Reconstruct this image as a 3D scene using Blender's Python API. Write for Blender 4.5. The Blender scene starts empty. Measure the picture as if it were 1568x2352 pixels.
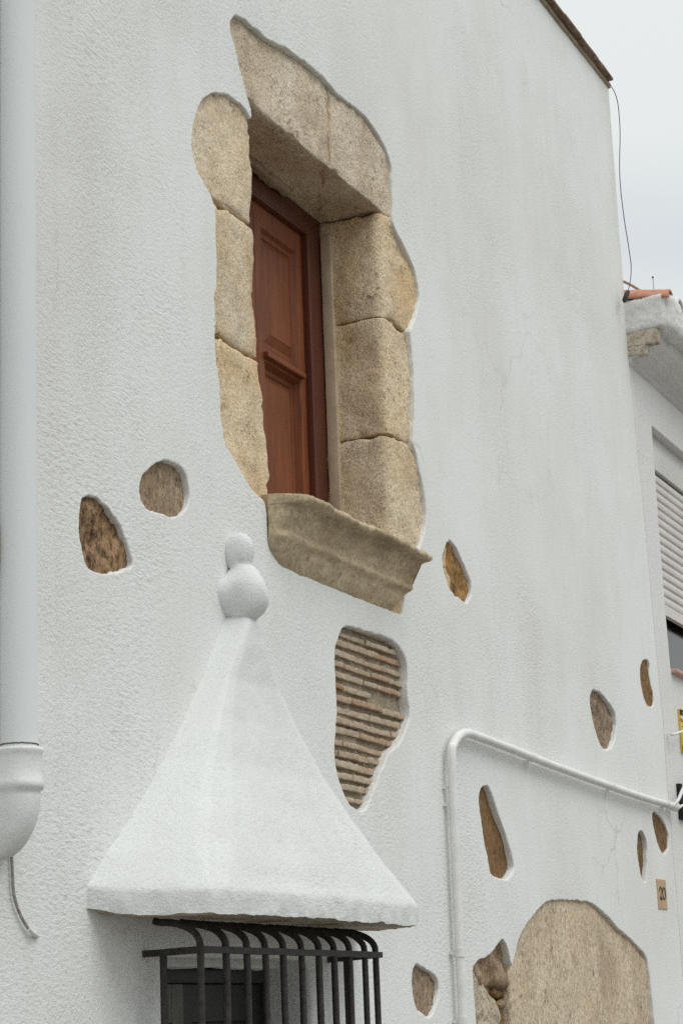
import bpy, bmesh, math, random
from mathutils import Vector, Matrix, noise, geometry
random.seed(7)
R = math.radians
SC = bpy.context.scene
COL = SC.collection

# ------------------------------------------------------------------ camera
F_PX, PITCH, ROLL, HEAD = 4775.0, 0.24104397, -0.03978794, 0.41764025   # lens in photo pixels (1568 x 2352)
CAM = Vector((0.0, -2.9, 1.6))
fw = Vector((math.cos(PITCH)*math.cos(HEAD), math.cos(PITCH)*math.sin(HEAD), math.sin(PITCH)))
rt = Vector((math.sin(HEAD), -math.cos(HEAD), 0)); up = rt.cross(fw)
rt2 = rt*math.cos(ROLL) + up*math.sin(ROLL); up2 = up*math.cos(ROLL) - rt*math.sin(ROLL)
cd = bpy.data.cameras.new('camera'); cam = bpy.data.objects.new('camera', cd); COL.objects.link(cam)
m = Matrix((rt2, up2, -fw)).transposed().to_4x4(); m.translation = CAM; cam.matrix_world = m
cd.sensor_fit = 'VERTICAL'; cd.sensor_height = 36.0; cd.lens = F_PX/2352.0*36.0
cd.clip_start = 0.05; cd.clip_end = 4000
SC.camera = cam

def P(px, py, w=0.0):
    """survey: the point seen at a photo pixel on the facade plane, or w metres in front of it"""
    d = rt2*(px-784) - up2*(py-1176) + fw*F_PX
    t = (-w - CAM.y)/d.y
    return CAM + d*t
def PX(x0, px, py):
    """the point seen at a photo pixel on the cross plane x = x0"""
    d = rt2*(px-784) - up2*(py-1176) + fw*F_PX
    return CAM + d*((x0-CAM.x)/d.x)

# ------------------------------------------------------------------ world, sun, exposure
SUN_EL, SUN_AZ = R(56), R(188)          # azimuth measured in scene: 0 = +Y, clockwise
wd = bpy.data.worlds.new('World'); SC.world = wd; wd.use_nodes = True
nt = wd.node_tree; nt.nodes.clear()
def N(t, kind, **kw):
    n = t.nodes.new(kind)
    for k, v in kw.items(): setattr(n, k, v)
    return n
out = N(nt, 'ShaderNodeOutputWorld'); bg = N(nt, 'ShaderNodeBackground'); bg.inputs[1].default_value = 0.1
sky = N(nt, 'ShaderNodeTexSky', sky_type='NISHITA', sun_disc=False, sun_elevation=SUN_EL, sun_rotation=SUN_AZ)
tc = N(nt, 'ShaderNodeTexCoord'); mp = N(nt, 'ShaderNodeMapping'); mp.inputs['Scale'].default_value = (1.0, 1.0, 3.2)
mp.inputs['Location'].default_value = (0.35, 0.1, 0.0)
nz = N(nt, 'ShaderNodeTexNoise'); nz.inputs['Scale'].default_value = 2.6; nz.inputs['Detail'].default_value = 5
sep = N(nt, 'ShaderNodeSeparateXYZ')
zr = N(nt, 'ShaderNodeValToRGB')                     # overcast: brighter towards the zenith
zr.color_ramp.elements[0].position = 0.0; zr.color_ramp.elements[0].color = (7.3, 7.65, 7.65, 1)
zr.color_ramp.elements[1].position = 1.0; zr.color_ramp.elements[1].color = (18, 18.6, 18.4, 1)
e = zr.color_ramp.elements.new(0.62); e.color = (8.1, 8.45, 8.45, 1)
band = N(nt, 'ShaderNodeValToRGB')                    # a thin break in the cloud low over the roofs
for i, (p_, v) in enumerate(((0.0, .95), (1.0, .97))):
    band.color_ramp.elements[i].position = p_; band.color_ramp.elements[i].color = (v, v, v, 1)
for p_, v in ((0.325, .99), (0.358, .82), (0.385, .88), (0.42, .985)):
    e = band.color_ramp.elements.new(p_); e.color = (v, v, v, 1)
ma = N(nt, 'ShaderNodeMath', operation='MULTIPLY_ADD'); ma.inputs[1].default_value = 0.16; ma.inputs[2].default_value = -0.08
ad = N(nt, 'ShaderNodeMath', operation='ADD')
mx = N(nt, 'ShaderNodeMix', data_type='RGBA')
L = nt.links.new
L(tc.outputs['Generated'], mp.inputs[0]); L(mp.outputs[0], nz.inputs['Vector']); L(tc.outputs['Generated'], sep.inputs[0])
L(sep.outputs['Z'], zr.inputs[0]); L(nz.outputs['Fac'], ma.inputs[0]); L(ma.outputs[0], ad.inputs[0]); L(sep.outputs['Z'], ad.inputs[1])
L(ad.outputs[0], band.inputs[0]); L(band.outputs[0], mx.inputs['Factor']); L(sky.outputs[0], mx.inputs['A']); L(zr.outputs[0], mx.inputs['B'])
L(mx.outputs['Result'], bg.inputs[0]); L(bg.outputs[0], out.inputs[0])

sd = bpy.data.lights.new('sun', 'SUN'); sd.energy = 1.05; sd.angle = R(40); sd.color = (1, .98, .95)
so = bpy.data.objects.new('sun', sd); COL.objects.link(so)
sdir = Vector((math.sin(SUN_AZ)*math.cos(SUN_EL), math.cos(SUN_AZ)*math.cos(SUN_EL), math.sin(SUN_EL)))
so.rotation_euler = (-sdir).to_track_quat('-Z', 'Y').to_euler(); so.location = sdir*30
SC.view_settings.view_transform = 'Standard'; SC.view_settings.look = 'None'
SC.view_settings.exposure = 0.04; SC.view_settings.gamma = 1.0
SC.cycles.use_denoising = False
SC.cycles.max_bounces = 8; SC.cycles.diffuse_bounces = 5

# ------------------------------------------------------------------ materials
def new_mat(name, rough=0.9, spec=0.3):
    m = bpy.data.materials.new(name); m.use_nodes = True
    b = m.node_tree.nodes['Principled BSDF']; b.inputs['Roughness'].default_value = rough
    b.inputs['Specular IOR Level'].default_value = spec
    return m, m.node_tree, b
def coord(t, scale=(1, 1, 1), rot=(0, 0, 0), loc=(0, 0, 0)):
    c = N(t, 'ShaderNodeTexCoord'); mp = N(t, 'ShaderNodeMapping')
    mp.inputs['Scale'].default_value = scale; mp.inputs['Rotation'].default_value = rot; mp.inputs['Location'].default_value = loc
    t.links.new(c.outputs['Object'], mp.inputs[0]); return mp.outputs[0]
def tnoise(t, vec, scale, detail=4, rough=.55, dist=0):
    n = N(t, 'ShaderNodeTexNoise'); n.inputs['Scale'].default_value = scale; n.inputs['Detail'].default_value = detail
    n.inputs['Roughness'].default_value = rough; n.inputs['Distortion'].default_value = dist
    t.links.new(vec, n.inputs['Vector']); return n.outputs['Fac']
def ramp(t, fac, stops):
    r = N(t, 'ShaderNodeValToRGB'); el = r.color_ramp.elements
    while len(el) < len(stops): el.new(.5)
    for e, (p_, c) in zip(el, stops):
        e.position = p_; e.color = (c, c, c, 1) if not isinstance(c, tuple) else (*c, 1)
    t.links.new(fac, r.inputs[0]); return r.outputs[0]
def mixc(t, fac, a, b, mode='MIX'):
    m = N(t, 'ShaderNodeMix', data_type='RGBA', blend_type=mode)
    for s, v in (('Factor', fac), ('A', a), ('B', b)):
        if isinstance(v, (int, float)): m.inputs[s].default_value = v
        elif isinstance(v, tuple): m.inputs[s].default_value = (*v, 1)
        else: t.links.new(v, m.inputs[s])
    return m.outputs['Result']
def math_(t, op, a, b=0.0, c=0.0):
    m = N(t, 'ShaderNodeMath', operation=op)
    for i, v in enumerate((a, b, c)):
        if isinstance(v, (int, float)): m.inputs[i].default_value = v
        else: t.links.new(v, m.inputs[i])
    return m.outputs[0]
def bump(t, b, h, strength, dist, prev=None):
    n = N(t, 'ShaderNodeBump'); n.inputs['Distance'].default_value = dist
    if isinstance(strength, (int, float)): n.inputs['Strength'].default_value = strength
    else: t.links.new(strength, n.inputs['Strength'])
    t.links.new(h, n.inputs['Height'])
    if prev is not None: t.links.new(prev, n.inputs['Normal'])
    t.links.new(n.outputs[0], b.inputs['Normal']); return n.outputs[0]

def stucco(name, base=(.79, .80, .782), grain=88.0, bstr=1.0, bdist=.0055, dirt_hollow=1.0, streak=.5, crack=.42):
    m, t, b = new_mat(name, .93, .2)
    v = coord(t)
    # sponged grain, with patches where the float dragged it on a slant
    iso = tnoise(t, v, grain, 4, .62, .25)
    dg = tnoise(t, coord(t, (.42, 1, 1), (0, R(-48), 0)), grain*1.05, 4, .6, .25)
    dmask = ramp(t, tnoise(t, coord(t, loc=(5, 3, 8)), 2.1, 3, .55), ((.42, 0.0), (.60, 1.0)))
    gm = N(t, 'ShaderNodeMix', data_type='FLOAT'); t.links.new(dmask, gm.inputs['Factor']); t.links.new(iso, gm.inputs['A']); t.links.new(dg, gm.inputs['B'])
    g1 = gm.outputs['Result']
    g2 = tnoise(t, v, grain*2.6, 3, .6)
    g3 = tnoise(t, v, 9, 4, .55)
    sx = N(t, 'ShaderNodeSeparateXYZ'); t.links.new(v, sx.inputs[0])
    smooth = ramp(t, math_(t, 'MULTIPLY_ADD', sx.outputs['X'], -.055, tnoise(t, coord(t, (1, 1, 1), loc=(3, 0, 1)), .9, 3)), ((.36, .38), (.62, 1.0)))
    h = math_(t, 'ADD', math_(t, 'MULTIPLY', g1, 1.0), math_(t, 'MULTIPLY', g2, .45))
    h = math_(t, 'MULTIPLY', h, smooth)
    h = math_(t, 'ADD', h, math_(t, 'MULTIPLY', g3, .22))
    bump(t, b, h, bstr, bdist)
    # colour darkened in the hollows so the grain shows, faint rain streaks, scattered specks
    hollow = ramp(t, g1, ((.28, 1.0), (.50, 0.0)))
    c = mixc(t, math_(t, 'MULTIPLY', math_(t, 'MULTIPLY', hollow, smooth), .36*dirt_hollow), base, (.40, .375, .345))
    st = ramp(t, tnoise(t, coord(t, (6, 6, .35)), 2.2, 5, .6), ((.50, 0.0), (.75, 1.0)))
    c = mixc(t, math_(t, 'MULTIPLY', st, .20*streak), c, (.50, .47, .43))
    bl = ramp(t, tnoise(t, coord(t, (1, 1, .6), loc=(7, 2, 0)), 1.1, 6, .62), ((.45, 0.0), (.78, 1.0)))
    c = mixc(t, math_(t, 'MULTIPLY', bl, .36*dirt_hollow), c, (.55, .515, .47))
    sp = ramp(t, tnoise(t, v, 38, 2, .5), ((.735, 0.0), (.78, 1.0)))
    c = mixc(t, math_(t, 'MULTIPLY', sp, .35*dirt_hollow), c, (.34, .29, .24))
    # hairline cracks in a few places
    wv = N(t, 'ShaderNodeVectorMath', operation='ADD'); nc = N(t, 'ShaderNodeTexNoise'); nc.inputs['Scale'].default_value = 7; nc.inputs['Detail'].default_value = 5
    t.links.new(v, nc.inputs['Vector']); sc_ = N(t, 'ShaderNodeVectorMath', operation='SCALE'); sc_.inputs['Scale'].default_value = .22
    t.links.new(nc.outputs['Color'], sc_.inputs[0]); t.links.new(v, wv.inputs[0]); t.links.new(sc_.outputs[0], wv.inputs[1])
    vo = N(t, 'ShaderNodeTexVoronoi', feature='DISTANCE_TO_EDGE'); vo.inputs['Scale'].default_value = 1.5; t.links.new(wv.outputs[0], vo.inputs['Vector'])
    ln = ramp(t, vo.outputs['Distance'], ((.0, 1.0), (.012, 0.0)))
    mk = ramp(t, tnoise(t, coord(t, loc=(1.3, 0, 4.2)), 1.3, 4, .6), ((.555, 0.0), (.66, 1.0)))
    dv = N(t, 'ShaderNodeVectorMath', operation='DISTANCE'); dv.inputs[1].default_value = (2.0, 0, 4.35); t.links.new(v, dv.inputs[0])
    mk = math_(t, 'MAXIMUM', mk, ramp(t, dv.outputs['Value'], ((.25, .55), (.85, 0.0))))
    c = mixc(t, math_(t, 'MULTIPLY', math_(t, 'MULTIPLY', ln, mk), crack), c, (.33, .30, .27))
    t.links.new(c, b.inputs['Base Color']); return m

def rock(name, light, mid, dark, ochre, oamt=.5, scale=95, bstr=.9, bdist=.006, stain=(.16, .12, .085), samt=.35, streaky=1.0, coarse=1.0, vein=0, sscale=(1.2, 1.2, .5), sramp=(.50, .74)):
    m, t, b = new_mat(name, .95, .15)
    v = coord(t, (1, 1, 1/streaky))
    g = tnoise(t, v, scale, 5, .68)
    g2 = tnoise(t, v, scale*2.7, 3, .6)
    c = ramp(t, g, ((.25, dark), (.385, mid), (.53, light), (.70, tuple(min(1, x*1.22) for x in light))))
    pits = ramp(t, g2, ((.30, 1.0), (.42, 0.0)))
    c = mixc(t, math_(t, 'MULTIPLY', pits, .6), c, tuple(x*.55 for x in dark))
    o = ramp(t, tnoise(t, coord(t, (1, 1, .6), loc=(2, 5, 1)), 4.0, 5, .6), ((.42, 0.0), (.68, 1.0)))
    c = mixc(t, math_(t, 'MULTIPLY', o, oamt), c, ochre, 'MIX')
    s = ramp(t, tnoise(t, coord(t, sscale, loc=(9, 1, 4)), 5.0, 6, .65), ((sramp[0], 0.0), (sramp[1], 1.0)))
    c = mixc(t, math_(t, 'MULTIPLY', s, samt), c, stain)
    c = mixc(t, .2, c, ramp(t, g, ((.3, .45), (.7, 1.0))), 'MULTIPLY')
    pm = ramp(t, tnoise(t, coord(t, loc=(6, 1, 3)), 5.5, 4, .6), ((.45, 0.0), (.62, 1.0)))
    bp = ramp(t, tnoise(t, v, scale*.42, 3, .6), ((.33, 1.0), (.41, 0.0)))       # larger pits, in patches
    c = mixc(t, math_(t, 'MULTIPLY', math_(t, 'MULTIPLY', bp, pm), .65), c, tuple(x*.7 for x in dark))
    tone = ramp(t, tnoise(t, coord(t, loc=(8, 8, 1)), 3.2, 5, .6), ((.32, (.86, .84, .81)), (.64, (1.0, 1.0, 1.0))))
    c = mixc(t, 1.0, c, tone, 'MULTIPLY')
    oi = N(t, 'ShaderNodeObjectInfo')
    c = mixc(t, 1.0, c, ramp(t, oi.outputs['Random'], ((0, (.90, .89, .885)), (.5, (1, .99, .97)), (1, (1, .955, .89)))), 'MULTIPLY')
    if vein:                                          # a rusty crack running down the block
        sx = N(t, 'ShaderNodeSeparateXYZ'); t.links.new(coord(t), sx.inputs[0])
        d = math_(t, 'MULTIPLY_ADD', tnoise(t, coord(t, (1, 0, 1)), 9, 5, .6), .16, math_(t, 'SUBTRACT', math_(t, 'MULTIPLY_ADD', math_(t, 'MAXIMUM', sx.outputs['Y'], .03), -1.8, sx.outputs['X']), vein+.08-.054))
        d = math_(t, 'ABSOLUTE', math_(t, 'MULTIPLY_ADD', math_(t, 'SUBTRACT', sx.outputs['Z'], 4.85), -.06, d))
        gap = ramp(t, tnoise(t, coord(t, loc=(2, 2, 2)), 14, 3), ((.38, .25), (.55, 1.0)))
        c = mixc(t, math_(t, 'MULTIPLY', math_(t, 'MULTIPLY', ramp(t, d, ((.003, 1.0), (.022, 0.0))), gap), .62), c, (.30, .13, .05))
    t.links.new(c, b.inputs['Base Color'])
    big = tnoise(t, v, 16*coarse, 5, .6)
    h = math_(t, 'ADD', math_(t, 'ADD', g, math_(t, 'MULTIPLY', math_(t, 'ADD', pits, math_(t, 'MULTIPLY', bp, pm)), -.45)), math_(t, 'MULTIPLY', big, 1.8))
    bump(t, b, h, bstr, bdist); return m

def plain(name, c1, c2, rough=.6, scale=30, bstr=.15, bdist=.002, spec=.4, stretch=(1, 1, 1), lo=.35, hi=.65, metallic=0):
    m, t, b = new_mat(name, rough, spec); b.inputs['Metallic'].default_value = metallic
    g = tnoise(t, coord(t, stretch), scale, 6, .62)
    t.links.new(ramp(t, g, ((lo, c1), (hi, c2))), b.inputs['Base Color'])
    bump(t, b, g, bstr, bdist); return m

M = {}
M['stucco'] = stucco('white stucco')
M['stucco2'] = stucco('white stucco next door', (.74, .74, .725), 80, .6, .005, .9, .8, 0)
M['plaster'] = stucco('smooth white plaster', (.735, .75, .735), 95, .8, .006, .9, .5, 0)
M['granite'] = rock('pale granite', (.90, .80, .655), (.79, .665, .505), (.36, .27, .185), (.70, .525, .315), .45, 85, .9, .007, (.30, .23, .16), .3)
M['granite_vein'] = rock('pale granite with a rusty crack', (.90, .80, .655), (.79, .665, .505), (.36, .27, .185), (.70, .525, .315), .45, 85, 1.0, .008, (.30, .23, .16), .4, vein=.09)
M['granite_ochre'] = rock('ochre granite', (.90, .78, .60), (.80, .645, .455), (.38, .275, .17), (.76, .525, .255), .75, 85, .9, .007, (.33, .24, .16), .25)
M['granite_door'] = rock('brown granite', (.80, .685, .53), (.58, .465, .325), (.20, .145, .09), (.55, .41, .24), .35, 80, .8, .006, (.27, .215, .16), .5, sscale=(.7, .7, .16), streaky=1.8)
M['sill'] = rock('mossy sill stone', (.66, .56, .41), (.57, .465, .325), (.36, .285, .185), (.50, .39, .235), .4, 60, .45, .005, (.19, .16, .09), .62, sscale=(.45, 1.2, 1.7), sramp=(.43, .64))
M['dark_rock'] = rock('dark schist', (.42, .28, .17), (.17, .10, .055), (.045, .032, .026), (.30, .17, .08), .45, 45, 1.0, .012, (.05, .04, .035), .5, 1.8)
M['tan_rock'] = rock('tan schist', (.48, .38, .28), (.35, .26, .18), (.14, .095, .06), (.36, .23, .12), .5, 60, 1.0, .010, (.10, .075, .05), .3, 2.6)
M['brown_rock'] = rock('brown schist', (.30, .19, .10), (.22, .13, .065), (.09, .05, .028), (.27, .15, .065), .5, 70, .9, .008, (.08, .05, .03), .3, 3.0)
M['pale_rock'] = rock('pale quartzite', (.74, .66, .54), (.58, .49, .375), (.26, .19, .13), (.50, .37, .22), .35, 55, .9, .009, (.28, .20, .13), .35, 1.6)
M['rust_rock'] = rock('rusty schist', (.46, .29, .13), (.32, .185, .075), (.09, .055, .03), (.42, .22, .07), .5, 45, 1.0, .01, (.06, .045, .03), .45, 1.8)
M['mortar'] = rock('old lime mortar', (.52, .45, .345), (.42, .36, .27), (.24, .195, .14), (.25, .19, .12), .3, 110, 1, .006, samt=.3)
def brickmat():
    m, t, b = new_mat('handmade brick', .95, .15)
    geo = N(t, 'ShaderNodeNewGeometry')
    c = ramp(t, geo.outputs['Random Per Island'], ((0, (.52, .43, .325)), (.3, (.57, .475, .36)), (.6, (.53, .42, .31)), (.84, (.50, .37, .265)), (.96, (.47, .28, .18)), (1, (.58, .47, .35))))
    g = tnoise(t, coord(t), 60, 5, .65)
    c = mixc(t, ramp(t, tnoise(t, coord(t, loc=(4, 4, 4)), 9, 5, .6), ((.45, 0.0), (.62, .55))), c, (.50, .41, .30))
    c = mixc(t, .55, c, ramp(t, g, ((.28, .35), (.6, 1.0))), 'MULTIPLY')
    t.links.new(c, b.inputs['Base Color']); bump(t, b, g, .9, .006); return m
M['brick'] = brickmat()
def wood(name, c1, c2, rough=.5):
    m, t, b = new_mat(name, rough, .4)
    g = tnoise(t, coord(t, (14, 14, .8)), 6, 7, .65, .3)
    c = ramp(t, g, ((.25, c1), (.7, c2)))
    w = ramp(t, tnoise(t, coord(t, (1, 1, .4), loc=(1, 2, 3)), 5, 5, .6), ((.35, 0.0), (.75, .55)))
    c = mixc(t, w, c, tuple(x*1.25 + .012 for x in c2))
    t.links.new(c, b.inputs['Base Color']); bump(t, b, g, .25, .002); return m
M['wood'] = wood('red brown varnished wood', (.085, .022, .0065), (.235, .066, .018), .55)
M['wood_dark'] = wood('dark frame wood', (.055, .013, .007), (.11, .028, .012), .5)
M['shutter_dark'] = wood('near black wood', (.012, .012, .011), (.03, .029, .026), .55)
M['shutter_olive'] = wood('grey green wood', (.07, .068, .052), (.125, .122, .098), .6)  # left leaf, a lighter tone than the right one
M['iron'] = plain('painted wrought iron', (.018, .016, .014), (.05, .043, .037), .62, 55, .8, .003, .4)
M['rust'] = plain('rusty bar end', (.06, .03, .015), (.16, .09, .05), .9, 90, .6, .002)
M['pvc'] = plain('white pipe paint', (.68, .71, .72), (.73, .755, .762), .85, 5, .06, .002, .15, (1, 1, .2))
M['pipe_white'] = plain('white painted conduit', (.70, .695, .68), (.80, .795, .775), .55, 22, .3, .003)
M['terracotta'] = plain('terracotta tile', (.48, .20, .12), (.62, .34, .25), .85, 24, .5, .003)
M['terra_old'] = plain('weathered roof tile', (.13, .085, .06), (.30, .20, .145), .9, 20, .7, .004)
M['tile_white'] = stucco('limewashed tile', (.75, .745, .725), 60, .6, .006, 1.3, .6, 0)
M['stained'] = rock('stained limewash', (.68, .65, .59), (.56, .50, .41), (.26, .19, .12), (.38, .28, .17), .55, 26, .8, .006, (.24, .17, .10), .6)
M['shutter_white'] = plain('cream slats', (.60, .56, .53), (.68, .645, .61), .5, 8, .05, .001)
M['glass_dark'] = plain('dark room glass', (.010, .010, .009), (.022, .021, .019), .12, 3, .0, .001, .5)
M['pink'] = plain('pink glazed tile', (.46, .23, .19), (.60, .36, .31), .5, 15, .2, .002)
M['lilac'] = plain('lilac grey mortar', (.47, .375, .265), (.58, .47, .345), .9, 14, .4, .004)
M['black'] = plain('black rubber', (.008, .008, .008), (.018, .018, .018), .8, 40, .2, .001)
M['cable'] = plain('grey weathered cable', (.22, .21, .19), (.40, .39, .36), .7, 60, .3, .002)
M['cable_dark'] = plain('dark violet cable', (.05, .035, .05), (.10, .075, .10), .6, 60, .1, .001)
M['cable_tan'] = plain('tan plastic tube', (.36, .27, .19), (.46, .36, .27), .6, 40, .1, .001)
M['plaque'] = plain('sandstone tile', (.43, .31, .185), (.52, .39, .25), .8, 28, .3, .002, .2, (1, 1, .3))
M['ink'] = plain('dark paint', (.03, .026, .02), (.06, .05, .04), .6, 50, .0, .001)
M['yellow'] = plain('yellow print', (.60, .43, .045), (.66, .48, .06), .4, 10, 0, .001)
M['red'] = plain('red print', (.42, .05, .03), (.48, .07, .04), .4, 10, 0, .001)
M['white_print'] = plain('white print', (.62, .62, .60), (.7, .7, .68), .4, 10, 0, .001)
M['asphalt'] = plain('worn paving', (.13, .122, .11), (.20, .188, .17), .9, 8, .6, .006)

# ------------------------------------------------------------------ object helpers
ROOTS = {}
def thing(name, label, cat, loc, group=None):
    o = bpy.data.objects.new(name, None); COL.objects.link(o); o.empty_display_size = .1
    o.location = loc; o['label'] = label; o['category'] = cat
    if group: o['group'] = group
    return o
def wloc(o):
    v = Vector((0, 0, 0))
    while o is not None: v += Vector(o.location); o = o.parent
    return v
def obj(name, bm, mat, parent=None, label=None, smooth=True, origin=None):
    """link a bmesh built in world coordinates as one mesh object"""
    me = bpy.data.meshes.new(name)
    base = wloc(parent) if parent else Vector((0, 0, 0))
    org = Vector(origin) if origin is not None else base
    bmesh.ops.translate(bm, verts=bm.verts, vec=-org)
    bm.normal_update(); bm.to_mesh(me); bm.free()
    if smooth:
        for p in me.polygons: p.use_smooth = True
    for mm in (mat if isinstance(mat, (list, tuple)) else [mat]): me.materials.append(mm)
    o = bpy.data.objects.new(name, me); COL.objects.link(o); o.location = org - base
    if parent: o.parent = parent
    if label: o['label'] = label
    return o
def fr(p, f, o=4): return noise.fractal(p*f, .9, 2.0, o)
def rbox(bm, x0, x1, y0, y1, z0, z1, r=.01, res=.03, amp=0, freq=6, amp2=0, freq2=25, seed=0, warp=None, mi=0, chip=0):
    """rounded box with a weathered surface"""
    nb = bmesh.new(); size = (x1-x0, y1-y0, z1-z0); c = Vector(((x0+x1)/2, (y0+y1)/2, (z0+z1)/2)); h = Vector(size)/2
    r = min(r, min(h)*.98); n = [max(2, min(90, int(s/res))) for s in size]
    def lin(i, k):                                  # lines packed near the edges so that the rounding has shape
        L_, m_ = 2*h[i], n[i]
        a = [-h[i], -h[i]+r*.3, -h[i]+r]
        inner = [(-h[i]+r) + (L_-2*r)*j/m_ for j in range(1, m_)]
        return a + inner + [h[i]-r, h[i]-r*.3, h[i]]
    ls = [lin(i, 0) for i in range(3)]; cache = {}
    def vert(p):
        k = tuple(round(q, 6) for q in p)
        if k not in cache: cache[k] = nb.verts.new(p)
        return cache[k]
    for ax in range(3):
        a, b = [i for i in range(3) if i != ax]
        for s in (-1, 1):
            for i in range(len(ls[a])-1):
                for j in range(len(ls[b])-1):
                    q = []
                    for (u, v) in ((i, j), (i+1, j), (i+1, j+1), (i, j+1)):
                        p = [0, 0, 0]; p[ax] = s*h[ax]; p[a] = ls[a][u]; p[b] = ls[b][v]; q.append(vert(tuple(p)))
                    f = nb.faces.new(q); f.material_index = mi
    off = Vector((seed*3.1, seed*1.7, seed*2.3))
    for v in nb.verts:
        p = v.co; q = Vector([max(-(h[i]-r), min(h[i]-r, p[i])) for i in range(3)]); d = p-q
        nn = d.normalized() if d.length > 1e-9 else Vector((0, 0, 1))
        p2 = q + nn*r + c
        if amp: p2 += nn*amp*fr(p2+off, freq)
        if amp2: p2 += nn*amp2*fr(p2+off, freq2)
        if chip:
            ds = sorted(h[i]-abs(p[i]) for i in range(3)); k = max(0, 1-ds[1]/.03)
            if k > 0: p2 -= (p/h.length*0 + (p2-c).normalized())*chip*k*max(0, noise.noise((p2+off)*16)+.35*noise.noise((p2+off)*45)+.05)
        v.co = warp(p2) if warp else p2
    bmesh.ops.recalc_face_normals(nb, faces=nb.faces)
    me = bpy.data.meshes.new('t'); nb.to_mesh(me); nb.free(); bm.from_mesh(me); bpy.data.meshes.remove(me)
def box(bm, x0, x1, y0, y1, z0, z1, mi=0, bev=0):
    vs = [bm.verts.new((x, y, z)) for x in (x0, x1) for y in (y0, y1) for z in (z0, z1)]
    for q in ((0, 1, 3, 2), (4, 6, 7, 5), (0, 4, 5, 1), (2, 3, 7, 6), (0, 2, 6, 4), (1, 5, 7, 3)):
        f = bm.faces.new([vs[i] for i in q]); f.material_index = mi
def tube(bm, pts, r, n=12, cap=True, mi=0, wob=0):
    pts = [Vector(p) for p in pts]; rings = []; prev = None
    for i, p in enumerate(pts):
        a = pts[max(0, i-1)]; b = pts[min(len(pts)-1, i+1)]; d = (b-a).normalized()
        if prev is None:
            u = d.cross(Vector((0, 0, 1)))
            if u.length < .1: u = d.cross(Vector((1, 0, 0)))
            u.normalize()
        else: u = (prev - d*prev.dot(d)).normalized()
        prev = u; v = d.cross(u); rr = r[i] if isinstance(r, (list, tuple)) else r
        rings.append([bm.verts.new(p + (u*math.cos(2*math.pi*k/n) + v*math.sin(2*math.pi*k/n))*rr*(1+(wob*noise.noise(p*40+Vector((k*.7, 0, 0))) if wob else 0))) for k in range(n)])
    for a, b in zip(rings, rings[1:]):
        for k in range(n):
            f = bm.faces.new((a[k], a[(k+1) % n], b[(k+1) % n], b[k])); f.material_index = mi
    if cap:
        for rg in (rings[0][::-1], rings[-1]):
            f = bm.faces.new([bm.verts.new(v.co) for v in rg]); f.material_index = mi
def spline(pts, k=6, closed=False):
    pts = [Vector(p) for p in pts]; n = len(pts); o = []
    for i in range(n if closed else n-1):
        g = (lambda j: pts[j % n]) if closed else (lambda j: pts[max(0, min(n-1, j))])
        a, b, c, d = g(i-1), g(i), g(i+1), g(i+2)
        for s in range(k):
            t = s/k
            o.append(.5*((2*b) + (c-a)*t + (2*a-5*b+4*c-d)*t*t + (3*b-a-3*c+d)*t**3))
    if not closed: o.append(pts[-1])
    return o

NX = 10.428                                           # where the two houses meet
# ------------------------------------------------------------------ measured outlines (pixels of the photograph)
def zm(ox, oy, s, pts): return [(ox+x*s, oy+y*s) for x, y in pts]
Z1 = lambda p: zm(392, 0, .40625, p)
Z2 = lambda p: zm(428.7, 673.7, .39062, p)
Z3 = lambda p: zm(0, 980, .42968, p)
Z5 = lambda p: zm(735, 1408.7, .2083, p)
Z7 = lambda p: zm(918.7, 1408.7, .41405, p)
win = Z1([(333, 150), (335, 110), (360, 85), (400, 98), (450, 140), (500, 180), (540, 215), (600, 250), (660, 275), (690, 305), (760, 350), (830, 405), (890, 465), (940, 530), (1000, 575), (1060, 620), (1110, 670), (1160, 740), (1205, 815), (1235, 890), (1250, 960), (1253, 1050), (1256, 1150), (1258, 1262), (1275, 1305), (1310, 1370), (1350, 1450), (1380, 1530), (1400, 1620), (1405, 1690), (1390, 1770), (1365, 1830), (1345, 1880)]) \
    + Z2([(1310, 222), (1318, 280), (1325, 380), (1335, 480), (1337, 600), (1340, 700), (1335, 820), (1330, 890), (1350, 940), (1370, 1040), (1390, 1130), (1405, 1230), (1412, 1300), (1405, 1380), (1388, 1440), (1350, 1540), (1300, 1640), (1280, 1740), (1276, 1830), (1270, 1897), (1215, 1872), (1190, 1855), (1100, 1830), (1000, 1790), (900, 1745), (800, 1705), (700, 1665), (640, 1645), (580, 1610), (540, 1570), (500, 1510), (485, 1470), (475, 1400), (470, 1320), (465, 1250), (450, 1210), (400, 1175), (360, 1125), (330, 1070), (290, 990), (250, 930), (225, 880), (212, 800), (200, 700), (198, 600), (190, 500), (175, 380), (165, 250), (165, 150), (162, 60)]) \
    + Z1([(248, 1850), (248, 1750), (246, 1660), (262, 1640), (262, 1500), (258, 1350), (255, 1230), (248, 1150), (230, 1100), (190, 1040), (150, 960), (125, 870), (118, 790), (130, 720), (140, 650), (160, 590), (200, 540), (250, 520), (310, 530), (360, 560), (410, 605), (438, 645), (456, 690), (460, 640), (440, 570), (425, 520), (405, 440), (385, 380), (370, 310), (355, 250), (340, 200)])
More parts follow.
